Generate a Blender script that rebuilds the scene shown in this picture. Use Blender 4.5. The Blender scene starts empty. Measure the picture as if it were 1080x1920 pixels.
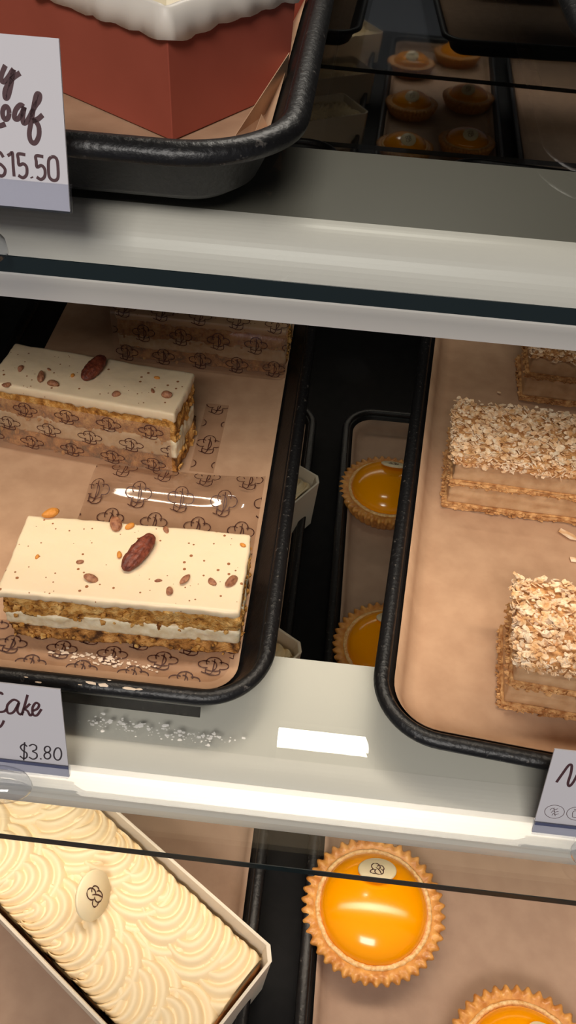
import bpy, math, random
import numpy as np
from mathutils import Vector, Matrix, noise

# ---------------------------------------------------------------- camera (lengths in the script are centimetres, S turns them into metres)
S = 0.01
scene = bpy.context.scene
COL = scene.collection
CAM = np.array([0.0, -12.3, 31.3])
PITCH, YAW, ROLL, FPX = math.radians(46), math.radians(2.75), math.radians(3.9), 1600.0
_f = np.array([-math.sin(YAW)*math.cos(PITCH), math.cos(YAW)*math.cos(PITCH), -math.sin(PITCH)])
_u = np.array([-math.sin(YAW)*math.sin(PITCH), math.cos(YAW)*math.sin(PITCH), math.cos(PITCH)])
_r = np.array([math.cos(YAW), math.sin(YAW), 0])
RC = math.cos(ROLL)*_r + math.sin(ROLL)*_u
UC = -math.sin(ROLL)*_r + math.cos(ROLL)*_u
cd = bpy.data.cameras.new('camera'); cam = bpy.data.objects.new('camera', cd); COL.objects.link(cam)
M = Matrix(((RC[0], UC[0], -_f[0], CAM[0]*S), (RC[1], UC[1], -_f[1], CAM[1]*S), (RC[2], UC[2], -_f[2], CAM[2]*S), (0, 0, 0, 1)))
cam.matrix_world = M
cd.sensor_fit = 'VERTICAL'; cd.sensor_height = 36; cd.sensor_width = 20.25; cd.lens = 36*FPX/1920
cd.clip_start = 0.005; cd.clip_end = 20
cd.dof.use_dof = False
scene.camera = cam
def ray(x, y): return _f + RC*(x-540)/FPX - UC*(y-960)/FPX
def onz(x, y, z):
    d = ray(x, y); t = (z-CAM[2])/d[2]; return CAM + d*t
def onplane(x, y, p0, n):
    d = ray(x, y); p0 = np.array(p0); n = np.array(n); t = ((p0-CAM)@n)/(d@n); return CAM + d*t

# ---------------------------------------------------------------- view, world, lights
scene.view_settings.view_transform = 'Standard'; scene.view_settings.look = 'None'
scene.view_settings.gamma = 1; scene.view_settings.use_curve_mapping = False
scene.view_settings.exposure = 0.0
w = bpy.data.worlds.new('shop_air'); scene.world = w; w.use_nodes = True
bg = w.node_tree.nodes['Background']; bg.inputs[0].default_value = (0.60, 0.60, 0.66, 1); bg.inputs[1].default_value = 0.22

def area(name, loc, sx, sy, power, color, target, spread=180):
    l = bpy.data.lights.new(name, 'AREA'); l.shape = 'RECTANGLE'; l.size = sx*S; l.size_y = sy*S
    l.energy = power; l.color = color; l.spread = math.radians(spread)
    o = bpy.data.objects.new(name, l); COL.objects.link(o); o.location = Vector(loc)*S
    d = Vector(target)-Vector(loc); o.rotation_euler = d.to_track_quat('-Z', 'Y').to_euler()
    return o
def strip(name, loc, sx, sy, power, color, tilt, spread=180):
    o = area(name, loc, sx, sy, power, color, (loc[0], loc[1], loc[2]-1), spread)
    o.rotation_euler = (math.radians(tilt), 0, 0)      # + tilts the beam towards the back
    return o
WARM = (1.0, 0.86, 0.70); NEUT = (1.0, 0.93, 0.82)
strip('case_ceiling_light', (0.9, 30, 44), 13, 1.5, .42, NEUT, -20)
strip('upper_shelf_light', (0, 11.6, 19.2), 88, 1.6, .29, WARM, 1, 74)
strip('lower_shelf_light', (0, 7.0, -3.2), 88, 2.0, .32, WARM, -18, 100)
strip('added_rear_fill', (6, 60, -3.0), 60, 2.0, .08, WARM, -38, 120)  # added fill, brightens the tarts as the back mirror shows them
area('room_ceiling_light', (-10, -118, 138), 70, 45, 20, (1.0, 0.95, 0.89), (0, 5, 0))

# ---------------------------------------------------------------- helpers
def tag(o, label=None, cat=None, group=None, kind=None):
    if label: o['label'] = label
    if cat: o['category'] = cat
    if group: o['group'] = group
    if kind: o['kind'] = kind
    return o
def empty(name, loc=(0, 0, 0), rz=0, **k):
    o = bpy.data.objects.new(name, None); COL.objects.link(o)
    o.location = Vector([float(c) for c in loc])*S; o.rotation_euler = (0, 0, math.radians(rz)); o.empty_display_size = 0.01
    return tag(o, **k)
class MB:
    def __init__(s): s.v = []; s.f = []
    def add(s, vs, fs):
        b = len(s.v); s.v += [tuple(float(c) for c in p) for p in vs]; s.f += [tuple(i+b for i in f) for f in fs]; return s
    def box(s, x0, x1, y0, y1, z0, z1):
        return s.add([(x0,y0,z0),(x1,y0,z0),(x1,y1,z0),(x0,y1,z0),(x0,y0,z1),(x1,y0,z1),(x1,y1,z1),(x0,y1,z1)],
                     [(0,3,2,1),(4,5,6,7),(0,1,5,4),(1,2,6,5),(2,3,7,6),(3,0,4,7)])
    def loft(s, rings, closed=True, cap0=False, cap1=False):
        n = len(rings[0]); vs = [p for r in rings for p in r]; fs = []
        for i in range(len(rings)-1):
            for j in range(n if closed else n-1):
                k = (j+1) % n
                fs.append((i*n+j, i*n+k, (i+1)*n+k, (i+1)*n+j))
        if cap0: fs.append(tuple(range(n))[::-1])
        if cap1: fs.append(tuple((len(rings)-1)*n+j for j in range(n)))
        return s.add(vs, fs)
    def tube(s, pts, r, n=6):
        pts = [Vector(p) for p in pts]; rings = []
        for i, p in enumerate(pts):
            t = (pts[min(i+1, len(pts)-1)]-pts[max(i-1, 0)]).normalized()
            a = t.orthogonal().normalized() if i == 0 else (a - t*a.dot(t)).normalized()
            b = t.cross(a); rr = r(i/(len(pts)-1)) if callable(r) else r
            rings.append([p+(a*math.cos(q)+b*math.sin(q))*rr for q in [2*math.pi*k/n for k in range(n)]])
        return s.loft(rings, cap0=True, cap1=True)
    def build(s, name, mat, parent=None, smooth=False, label=None, bevel=0, subsurf=0, angle=None):
        me = bpy.data.meshes.new(name)
        me.from_pydata([(x*S, y*S, z*S) for x, y, z in s.v], [], s.f); me.update()
        o = bpy.data.objects.new(name, me); COL.objects.link(o)
        if parent is not None: o.parent = parent
        me.materials.append(mat)
        if smooth: me.polygons.foreach_set('use_smooth', [True]*len(me.polygons))
        if bevel:
            m = o.modifiers.new('bevel', 'BEVEL'); m.width = bevel*S; m.segments = 3; m.limit_method = 'ANGLE'
        if subsurf:
            m = o.modifiers.new('sub', 'SUBSURF'); m.levels = subsurf; m.render_levels = subsurf
        if label: o['label'] = label
        return o
def copy_tree(o, parent=None):
    c = o.copy(); COL.objects.link(c)
    if parent is not None: c.parent = parent
    for ch in list(o.children): copy_tree(ch, c)
    return c
def fbm(p, f, seed=0, oct=3):
    v = 0; a = 1; t = 0
    for i in range(oct):
        v += a*noise.noise(Vector((p[0]*f+seed*7.3, p[1]*f-seed*3.1, p[2]*f+seed*1.7))); t += a; a *= .5; f *= 2
    return v/t
def rrect(x0, x1, y0, y1, r, z, n=8):
    out = []
    for cx, cy, a0 in ((x1-r, y0+r, -90), (x1-r, y1-r, 0), (x0+r, y1-r, 90), (x0+r, y0+r, 180)):
        for i in range(n+1):
            a = math.radians(a0+90*i/n); out.append((cx+r*math.cos(a), cy+r*math.sin(a), z))
    return out
def roughbox(x0, x1, y0, y1, z0, z1, res, disp, rnd=0.0):
    """closed box with a fine grid on all faces; disp(p, n) -> new point"""
    nx, ny, nz = [max(1, int(round(d/res))) for d in (x1-x0, y1-y0, z1-z0)]
    idx = {}; vs = []; nr = []; fs = []
    def vid(i, j, k):
        key = (i, j, k)
        if key not in idx:
            p = [x0+(x1-x0)*i/nx, y0+(y1-y0)*j/ny, z0+(z1-z0)*k/nz]
            n = Vector(((i == nx)-(i == 0), (j == ny)-(j == 0), (k == nz)-(k == 0))).normalized()
            if rnd:
                c = Vector((min(max(p[0], x0+rnd), x1-rnd), min(max(p[1], y0+rnd), y1-rnd), min(max(p[2], z0+rnd), z1-rnd)))
                d = Vector(p)-c
                if d.length > rnd: d = d.normalized()*rnd; p = list(c+d)
                if d.length > 1e-6: n = (n+d.normalized()*2).normalized()
            idx[key] = len(vs); vs.append(disp(p, n))
        return idx[key]
    for i in range(nx):
        for j in range(ny):
            fs.append((vid(i,j,0), vid(i,j+1,0), vid(i+1,j+1,0), vid(i+1,j,0)))
            fs.append((vid(i,j,nz), vid(i+1,j,nz), vid(i+1,j+1,nz), vid(i,j+1,nz)))
    for i in range(nx):
        for k in range(nz):
            fs.append((vid(i,0,k), vid(i+1,0,k), vid(i+1,0,k+1), vid(i,0,k+1)))
            fs.append((vid(i,ny,k), vid(i,ny,k+1), vid(i+1,ny,k+1), vid(i+1,ny,k)))
    for j in range(ny):
        for k in range(nz):
            fs.append((vid(0,j,k), vid(0,j,k+1), vid(0,j+1,k+1), vid(0,j+1,k)))
            fs.append((vid(nx,j,k), vid(nx,j+1,k), vid(nx,j+1,k+1), vid(nx,j,k+1)))
    return MB().add(vs, fs)

# ---------------------------------------------------------------- materials
MATS = {}
def lin(c): return tuple((x/255/12.92 if x/255 <= .04045 else ((x/255+.055)/1.055)**2.4) for x in c)+(1,)
def mat(name, c, rough=.5, c2=None, c3=None, scale=5, detail=4, bump=0, bscale=20, metal=0, spec=.5, sss=0, coat=0, stretch=(1,1,1), tex='noise', lo=.35, hi=.65, trans=0, emit=None, bdetail=4):
    if name in MATS: return MATS[name]
    m = bpy.data.materials.new(name); m.use_nodes = True; N = m.node_tree.nodes; L = m.node_tree.links
    b = N['Principled BSDF']; b.inputs['Base Color'].default_value = lin(c); b.inputs['Roughness'].default_value = rough
    b.inputs['Metallic'].default_value = metal; b.inputs['Specular IOR Level'].default_value = spec
    b.inputs['Coat Weight'].default_value = coat; b.inputs['Coat Roughness'].default_value = .05
    if sss:
        b.inputs['Subsurface Weight'].default_value = sss; b.inputs['Subsurface Scale'].default_value = .004
        b.inputs['Subsurface Radius'].default_value = (1, .6, .3)
    tc = N.new('ShaderNodeTexCoord'); mp = N.new('ShaderNodeMapping'); mp.inputs['Scale'].default_value = tuple(100*q for q in stretch)
    L.new(tc.outputs['Object'], mp.inputs[0])
    if c2:
        if tex == 'voronoi':
            t = N.new('ShaderNodeTexVoronoi'); t.inputs['Scale'].default_value = scale; out = t.outputs['Color']
        else:
            t = N.new('ShaderNodeTexNoise'); t.inputs['Scale'].default_value = scale; t.inputs['Detail'].default_value = detail; out = t.outputs[0]
        L.new(mp.outputs[0], t.inputs['Vector'])
        r = N.new('ShaderNodeValToRGB'); e = r.color_ramp.elements
        e[0].position = lo; e[0].color = lin(c); e[1].position = hi; e[1].color = lin(c2)
        if c3: q = e.new((lo+hi)/2); q.color = lin(c3)
        L.new(out, r.inputs[0]); L.new(r.outputs[0], b.inputs['Base Color'])
    if bump:
        t2 = N.new('ShaderNodeTexNoise'); t2.inputs['Scale'].default_value = bscale; t2.inputs['Detail'].default_value = bdetail
        L.new(mp.outputs[0], t2.inputs['Vector'])
        bp = N.new('ShaderNodeBump'); bp.inputs['Strength'].default_value = 1; bp.inputs['Distance'].default_value = bump*S
        L.new(t2.outputs[0], bp.inputs['Height']); L.new(bp.outputs[0], b.inputs['Normal'])
    if emit:
        b.inputs['Emission Color'].default_value = lin(emit[0]); b.inputs['Emission Strength'].default_value = emit[1]
    MATS[name] = m; return m
def clear(name, tint=(1, 1, 1), refl=1.0, rough=.01, ior=1.5, scratch=False):
    """thin clear sheet: passes light straight on and mirrors by Fresnel"""
    m = bpy.data.materials.new(name); m.use_nodes = True; N = m.node_tree.nodes; L = m.node_tree.links
    N.remove(N['Principled BSDF']); out = N['Material Output']
    t = N.new('ShaderNodeBsdfTransparent'); t.inputs[0].default_value = tuple(tint)+(1,)
    g = N.new('ShaderNodeBsdfGlossy'); g.inputs['Roughness'].default_value = rough
    fr = N.new('ShaderNodeFresnel'); fr.inputs['IOR'].default_value = ior
    mu = N.new('ShaderNodeMath'); mu.operation = 'MULTIPLY'; mu.inputs[1].default_value = refl
    mx = N.new('ShaderNodeMixShader')
    geo = N.new('ShaderNodeNewGeometry')     # same Fresnel for both sides of the thin sheet
    vm = N.new('ShaderNodeVectorMath'); vm.operation = 'DOT_PRODUCT'; L.new(geo.outputs['Normal'], vm.inputs[0]); L.new(geo.outputs['Incoming'], vm.inputs[1])
    ab = N.new('ShaderNodeMath'); ab.operation = 'ABSOLUTE'; L.new(vm.outputs['Value'], ab.inputs[0])
    om = N.new('ShaderNodeMath'); om.operation = 'SUBTRACT'; om.inputs[0].default_value = 1; L.new(ab.outputs[0], om.inputs[1])
    pw = N.new('ShaderNodeMath'); pw.operation = 'POWER'; L.new(om.outputs[0], pw.inputs[0]); pw.inputs[1].default_value = 5
    ma = N.new('ShaderNodeMath'); ma.operation = 'MULTIPLY_ADD'; L.new(pw.outputs[0], ma.inputs[0]); ma.inputs[1].default_value = .96; ma.inputs[2].default_value = .04
    L.new(ma.outputs[0], mu.inputs[0]); N.remove(fr)
    L.new(mu.outputs[0], mx.inputs[0]); L.new(t.outputs[0], mx.inputs[1]); L.new(g.outputs[0], mx.inputs[2])
    L.new(mx.outputs[0], out.inputs[0])
    MATS[name] = m; return m

GLASS = clear('shelf_glass', (.955, .965, .955))
FILM = clear('clear_film', (.94, .91, .89), refl=2.2, rough=.07)
ACRYL = clear('clear_acrylic', (.92, .93, .96), refl=1.4, rough=.04)
EDGE = mat('glass_cut_edge', (24, 36, 38), .25, spec=.6)
WHITE_M = mat('white_satin_metal', (238, 231, 222), .38, spec=.5)
PLATE_SHADE = mat('shade_toned_plate', (112, 108, 99), .42, spec=.35)  # upper shelf copy of the plate, dimmer light there put into its colour
PLATE_W = mat('white_satin_plate', (228, 222, 212), .42, spec=.4)
BLACK_M = mat('black_anodised_tray', (15, 14, 15), .45, c2=(24, 23, 23), scale=2.2, bump=.015, bscale=7, spec=.3)
RIM_M = mat('worn_black_rim', (20, 19, 20), .40, c2=(110, 104, 98), scale=5, detail=9, lo=.63, hi=.80, bump=.03, bscale=5, spec=.45)
KRAFT = mat('brown_kraft_paper', (180, 143, 113), .75, c2=(192, 155, 124), scale=.9, detail=6, bump=.02, bscale=1.6, spec=.25)
KRAFT_G = mat('greyish_kraft_paper', (158, 130, 110), .75, c2=(166, 138, 117), scale=.9, detail=6, bump=.02, bscale=1.6, spec=.25)
INK = mat('brown_ink', (74, 38, 30), .5)
CARD = mat('white_card', (212, 208, 212), .5, spec=.3)
CARD_INK = mat('plum_ink', (78, 48, 52), .5)
GREY_INK = mat('grey_ink', (62, 54, 58), .5)
DARK = mat('dark_case_panel', (16, 16, 18), .45)
DECK = mat('dark_deck_panel', (11, 11, 12), .6, c2=(18, 17, 18), scale=1.2, spec=.12)

# ---------------------------------------------------------------- setting: the display case
XW = 45
def struct(name, mb, m, **k):
    o = mb.build(name, m, **k); o['kind'] = 'structure'; return o
struct('floor', MB().box(-XW, XW, -16, 72.9, -20.5, -19.5), DECK)
MIR = math.tan(math.radians(1.1))
struct('wall_back', MB().add([(x, 72.8-(x-6)*MIR+d, z) for z in (-19.5, 13.5) for x, d in ((-XW, 0), (XW, 0), (XW, .6), (-XW, .6))], [(0,3,2,1),(4,5,6,7),(0,1,5,4),(1,2,6,5),(2,3,7,6),(3,0,4,7)]), mat('dark_mirror', (160, 160, 158), .025, metal=1))
struct('wall_rear', MB().box(-XW, XW, 73.6, 74.2, 13.5, 45.5), DARK)
struct('wall_left', MB().box(-XW-1, -XW, -6, 74.2, -20.5, 45.5), DARK)
struct('wall_right', MB().box(XW, XW+1, -6, 74.2, -20.5, 45.5), DARK)
struct('ceiling', MB().box(-XW-1, XW+1, -2, 74.2, 45.5, 46.5), DARK)

def glass_shelf(z, y0, y1, label, plabel, bk=9.4, ns=4.4):
    t = empty('glass_shelf', (0, y0, z), label=label, cat='shelf')
    d = y1-y0
    MB().box(-XW, XW, .03, d-.03, -.4, 0).build('glass_pane', GLASS, t)
    MB().box(-XW, XW, 0, .03, -.4, 0).build('glass_edge', EDGE, t, label='dark green polished front edge')
    MB().box(-XW, XW, d-.03, d, -.4, 0).build('glass_edge', EDGE, t, label='dark green back edge')
    p = empty('shelf_light_profile', (0, y0, z), label=plabel, cat='light fitting')
    # rounded front, flat plate under the glass, open underneath
    MB().box(-XW, XW, ns, bk, -1.1, -.47).build('top_plate', PLATE_SHADE if z else PLATE_W, p, label='flat top plate, its colour greyed for shade' if z else 'flat white top plate')
    prof = [(ns+.1, -.46)]
    for i in range(0, 17):
        a = math.radians(90*i/16); prof.append((ns-.1-(ns-2.6)*math.sin(a), -.46-1.3*(1-math.cos(a))))
    prof += [(2.45, -2.0), (2.5, -2.7), (2.75, -2.85), (3.0, -2.7), (3.0, -2.1), (ns+.1, -1.5)]
    ring = [[(x, y, zz) for (y, zz) in prof] for x in (-XW, XW)]
    MB().loft(ring, closed=True, cap0=True, cap1=True).build('front_rail', WHITE_M, p, smooth=False, label='white rounded front rail')
    MB().box(-XW+.5, XW-.5, 5.3, 7.2, -1.5, -1.05).build('led_strip', mat('led_diffuser', (250, 240, 220), .5, emit=((255, 225, 180), .6)), p)
    return t
glass_shelf(0, 0, 63.5, 'middle glass shelf holding the cake slice trays', 'white rounded light housing under the front of the middle glass shelf')
glass_shelf(21.5, 4, 63, 'upper glass shelf holding the tray with red loaf boxes', 'white rounded light housing under the front of the upper glass shelf, beside its dark edge', 8.0, 3.75)

# lamp bodies above the view
t = empty('tube_light', (0.9, 30, 44.2), label='short tube light under the case ceiling, mirrored as a bright streak in the glass', cat='light')
MB().box(-7.2, 7.2, -2, 2, .4, 1.3).build('lamp_housing', WHITE_M, t, bevel=.1)
# ---------------------------------------------------------------- trays and papers
def tray_rings(w, l, prof, n=10):
    return [rrect(i, w-i, i, l-i, max(.3, 2.9-i), z, n) for i, z in prof]
def tray(loc, w, l, rz, label, h=2.0):
    t = empty('baking_tray', loc, rz, label=label, cat='tray', group=None)
    inner = [(w/2-.01, .18), (3.6, .18), (1.9, .18), (1.6, .22), (1.4, .4), (.75, h-.5), (.62, h-.28)]
    outer = [(.5, h-.42), (.66, h-.5), (1.25, .35), (1.7, .05), (2.4, 0), (3.6, 0)]
    MB().loft(tray_rings(w, l, inner[1:]+outer), cap0=True, cap1=True).build('tray_pan', BLACK_M, t, smooth=True)
    ri = [(.64, h-.3), (.6, h-.1), (.5, h-.01), (.3, h), (.1, h-.08), (0, h-.26), (.05, h-.42), (.22, h-.5), (.5, h-.45), (.64, h-.3)]
    MB().loft(tray_rings(w, l, ri, 14)).build('tray_rim', RIM_M, t, smooth=True, label='rolled rim with worn shiny edges')
    return t
def liner(loc, w, l, rz, label, m, ins=1.5, up=((1.3, .7), (.98, 1.35)), seed=0, flap=None):
    """paper pressed into the tray: floor and turned-up sides, with a little thickness"""
    prof = [(ins+1.6, .2), (ins+.5, .21), (ins+.1, .26)] + list(up)
    rings = tray_rings(w, l, prof, 10)
    for i, r in enumerate(rings):
        rings[i] = [(x, y, z+(.05*fbm((x, y, 0), .35, seed) if i > 3 else .0)) for x, y, z in r]
    # floor grid inside the first ring
    o = MB().loft(rings, cap0=True).build('kraft_paper', m, None, smooth=True)
    o.location = Vector([float(c) for c in loc])*S; o.rotation_euler = (0, 0, math.radians(rz))
    md = o.modifiers.new('thick', 'SOLIDIFY'); md.thickness = .012*S; md.offset = 1
    return tag(o, label, 'baking paper')
TL = 54
tray((-18.9, 5.25, 0), 17.8, TL, 0, 'black tray with carrot cake slices on the middle shelf')
liner((-18.9, 5.25, 0), 17.8, TL, 0, 'brown paper lining the carrot cake tray', KRAFT, ins=1.7, up=((1.55, .4),), seed=1)
T2 = (2.75, 4.75, 0); R2 = -5.2
tray(T2, 17.8, TL, R2, 'black tray with flaky pastry slices at right on the middle shelf')
liner(T2, 17.8, TL, R2, 'brown paper lining the flaky pastry slice tray', KRAFT, seed=2, up=((1.3, .75), (.88, 1.58)))
tray((-18.9, 5.55, 21.5), 17.8, 36, 0, 'black tray holding the red loaf boxes on the upper shelf')
liner((-18.9, 5.55, 21.5), 17.8, 36, 0, 'brown paper under the red loaf boxes', KRAFT, seed=3, up=((1.3, .75), (1.0, 1.3)))
tray((6.2, 14.5, 21.5), 17.8, 28, 0, 'black tray at the top right corner, on the upper shelf')
tray((-24.8, -8, -19.5), 24, 57, 0, 'black tray with white boxes of cream cake on the bottom deck')
liner((-24.8, -8, -19.5), 24, 57, 0, 'greyish brown paper under the white cream cake boxes', KRAFT_G, seed=4)
tray((1.5, -8, -19.5), 17.8, 57, 0, 'black tray with yellow tarts on the bottom deck')
liner((1.5, -8, -19.5), 17.8, 57, 0, 'greyish brown paper under the yellow tarts', KRAFT_G, seed=5)
tray((21.2, -8, -19.5), 17.8, 57, 0, 'empty paper lined black tray right of the tart tray, seen in the dark mirror')
liner((21.2, -8, -19.5), 17.8, 57, 0, 'greyish brown paper in the empty tray right of the tarts', KRAFT_G, seed=6)
# upturned paper fold in the upper tray
def foldpts():
    a = onz(497, 262, 22.0); b = onz(505, 215, 22.6); c = onz(560, 118, 23.3); d = onz(548, 128, 22.2)
    e = onz(520, 232, 21.95); f = onz(537, 215, 22.9)
    return a, b, c, d, e, f
fm = MB()
A_ = (-3.05, 8.2, 21.78); B_ = (-2.95, 8.9, 22.5); C_ = (-2.0, 12.6, 23.3); D_ = (-2.15, 13.1, 21.85); E_ = (-2.75, 8.7, 21.8); F_ = (-2.35, 9.3, 22.9)
fm.add([A_, E_, D_, B_, C_, F_, (-2.05, 9.6, 22.2)], [(0, 1, 3), (1, 6, 5), (3, 2, 4), (1, 3, 4, 6)][:0] + [(0, 1, 3), (3, 1, 2), (3, 2, 4), (1, 6, 5), (1, 5, 4), (4, 2, 1)][:4])
fo = fm.build('folded_paper', KRAFT); md = fo.modifiers.new('thick', 'SOLIDIFY'); md.thickness = .02*S
tag(fo, 'crumpled upright paper flap between the red box and the tray rim', 'baking paper')

# ---------------------------------------------------------------- printed marks (chef's hat)
def arc(cx, cy, rx, ry, a0, a1, n=12):
    return [(cx+rx*math.cos(math.radians(a0+(a1-a0)*i/n)), cy+ry*math.sin(math.radians(a0+(a1-a0)*i/n))) for i in range(n+1)]
HAT = [arc(-.56, .12, .44, .36, 50, 300, 14), arc(0, .42, .50, .52, -15, 215, 16), arc(.58, .12, .42, .36, -110, 120, 14),
       arc(-.14, .02, .36, .52, 95, -60, 10),
       [(.02, .78), (.04, .4), (.02, 0), (.02, -.4), (-.02, -.7), (-.16, -.86), (-.3, -.78)],
       [(-.44, -.26), (-.46, -.5), (-.42, -.78), (-.1, -.92), (.25, -.9), (.46, -.76), (.5, -.5), (.44, -.26)],
       [(-.44, -.42), (-.1, -.52), (.2, -.5), (.45, -.4)], [(-.72, -.68), (-.5, -.78), (-.35, -.72)]]
MONO = [arc(-.1, .35, .42, .5, -60, 250, 14), arc(.1, -.4, .42, .42, 120, 420, 14), arc(-.38, -.35, .38, .3, 80, 300, 10), [(-.12, .25), (.05, 0), (.2, -.35), (.25, -.75)],
        arc(.3, .1, .35, .42, -60, 140, 10)]
def ribbons(mb, strokes, fmap, cx, cy, sx, sy, wd, inside=None):
    for st in strokes:
        pts = [(cx+x*sx, cy+y*sy) for x, y in st]
        run = []
        def flush(run):
            if len(run) < 2: return
            vs = []
            for i, p in enumerate(run):
                a = run[max(i-1, 0)]; b = run[min(i+1, len(run)-1)]
                dx, dy = b[0]-a[0], b[1]-a[1]; l = math.hypot(dx, dy) or 1
                ww = wd*(.6+.55*abs(math.sin(i*.9+cx)))
                nx, ny = -dy/l*ww/2, dx/l*ww/2
                vs += [fmap(p[0]+nx, p[1]+ny), fmap(p[0]-nx, p[1]-ny)]
            mb.add(vs, [(2*i, 2*i+1, 2*i+3, 2*i+2) for i in range(len(run)-1)])
        for p in pts:
            if inside is None or inside(*p): run.append(p)
            else: flush(run); run = []
        flush(run)
def path_map(prof):
    """profile of (y, z) points -> function u(x), v(arc length) to a point just in front of the sheet"""
    P = [np.array(p, float) for p in prof]; seg = [np.linalg.norm(P[i+1]-P[i]) for i in range(len(P)-1)]; cum = np.concatenate([[0], np.cumsum(seg)])
    def f(u, v, off=.018):
        v = min(max(v, 0), cum[-1]); i = min(int(np.searchsorted(cum, v, 'right'))-1, len(seg)-1); i = max(i, 0)
        t = (v-cum[i])/seg[i]; q = P[i]*(1-t)+P[i+1]*t; d = (P[i+1]-P[i])/seg[i]; n = np.array([-d[1], d[0]])
        q = q+n*off; return (u, q[0], q[1])
    return f, cum[-1]
def film(name, prof, x0, x1, label, o0=0, v0=0, du=2.17, dv=1.68, size=.66, sy=.8, loc=(0, 0, 0), rz=0, m=None, g=None):
    g = g or (lambda p: p)
    f0, Ltot = path_map(prof)
    f = lambda u, v: g(f0(u, v))
    mb = MB(); n = 24
    rings = [[g((x0+(x1-x0)*i/n, y, z)) for i in range(n+1)] for y, z in prof]
    mb.loft(rings, closed=False)
    o = mb.build(name, m or FILM, None, smooth=True, label=None); o.location = Vector(loc)*S; o.rotation_euler = (0, 0, math.radians(rz))
    tag(o, label, 'plastic sheet')
    pm = MB(); row = 0; v = v0
    while v < Ltot+.8:
        u = x0-2 + o0 + (du/2 if row % 2 else 0)
        while u < x1+1:
            ribbons(pm, HAT, f, u, v, size, sy, .05, lambda a, b: x0+.03 < a < x1-.03 and .02 < b < Ltot-.02)
            u += du
        v += dv; row += 1
    if pm.v: pm.build('printed_pattern', INK, o, label='brown chef hat line drawings repeated in rows')
    return o
# under and before the front carrot slice (v grows towards the back)
film('printed_film', [(7.15, .235), (8.0, .24), (9.3, .24)], -18.0, -2.35, 'printed clear sheet under the frontmost carrot cake slice', du=2.2, dv=.86, sy=.48, o0=1.97, v0=.04)
# curling sheet between the slices, running up the front of the second slice
def curlshape(p):
    x, y, z = p; q = (x+7.6)/4.3
    lift = max(0, min(1, (y-16.8)/.8)); k = max(0, 1-abs(q)**5*.75)
    return (x, y+lift*(.55*max(0, q)**3-.12*q), .28+(z-.28)*k)
cur = [(12.6, .27), (14, .28), (16, .29), (17.0, .30)]
for i in range(1, 25):
    q = i/24; cur.append((17.0+1.0*q, .30+.46*(3*q*q-2*q**3)))
cur += [(18.3, .78), (18.7, .76), (19.1, .68), (19.45, .56)]
film('printed_film', cur, -11.7, -2.3, 'printed clear sheet curling on the brown paper between the two near carrot slices', o0=1.4, v0=-.1, g=curlshape)

HAZE = clear('hazy_film', (.90, .84, .78), refl=2.0, rough=.12)
_n = HAZE.node_tree.nodes; _l = HAZE.node_tree.links; _o = _n['Material Output']; _src = _o.inputs[0].links[0].from_socket
_d = _n.new('ShaderNodeBsdfDiffuse'); _d.inputs[0].default_value = lin((196, 160, 132)); _mx = _n.new('ShaderNodeMixShader'); _mx.inputs[0].default_value = .30
_l.new(_src, _mx.inputs[1]); _l.new(_d.outputs[0], _mx.inputs[2]); _l.new(_mx.outputs[0], _o.inputs[0])
# ---------------------------------------------------------------- carrot cake slices
SPONGE = mat('carrot_sponge', (120, 72, 34), .8, c2=(228, 182, 112), c3=(196, 138, 66), scale=2.4, detail=10, lo=.30, hi=.64, bump=.10, bscale=9, spec=.2, sss=.05)
SPONGE_D = mat('dark_sponge', (78, 50, 30), .8, c2=(220, 164, 96), c3=(178, 122, 62), scale=2.0, detail=10, lo=.34, hi=.64, bump=.10, bscale=9, spec=.2)
def frosting_material():
    m = mat('cream_cheese_frosting', (232, 210, 176), .38, bump=.012, bscale=3, sss=.15, spec=.4)
    N = m.node_tree.nodes; L = m.node_tree.links; b = N['Principled BSDF']
    tc = N['Texture Coordinate']; mp = N['Mapping']
    v = N.new('ShaderNodeTexVoronoi'); v.inputs['Scale'].default_value = 2.6; L.new(mp.outputs[0], v.inputs['Vector'])
    nz = N.new('ShaderNodeTexNoise'); nz.inputs['Scale'].default_value = 1.1; L.new(mp.outputs[0], nz.inputs['Vector'])
    th = N.new('ShaderNodeMapRange'); th.inputs[1].default_value = .42; th.inputs[2].default_value = .7; th.inputs[3].default_value = .07; th.inputs[4].default_value = .21
    L.new(nz.outputs[0], th.inputs[0])
    lt = N.new('ShaderNodeMath'); lt.operation = 'LESS_THAN'; L.new(v.outputs['Distance'], lt.inputs[0]); L.new(th.outputs[0], lt.inputs[1])
    mx = N.new('ShaderNodeMix'); mx.data_type = 'RGBA'; mx.inputs[6].default_value = lin((232, 210, 176)); mx.inputs[7].default_value = lin((150, 96, 58))
    L.new(lt.outputs[0], mx.inputs[0]); L.new(mx.outputs[2], b.inputs['Base Color'])
    return m
FROST = frosting_material()
FILLING = mat('cream_filling', (240, 226, 196), .45, c2=(222, 200, 160), scale=2.5, bump=.03, bscale=4, sss=.1)
NUT = mat('toasted_nut', (128, 76, 52), .55, c2=(178, 124, 88), scale=5, bump=.03, bscale=10)
PECAN = mat('pecan_skin', (84, 34, 22), .5, c2=(132, 64, 42), scale=4, detail=6, bump=.05, bscale=9)

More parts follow.
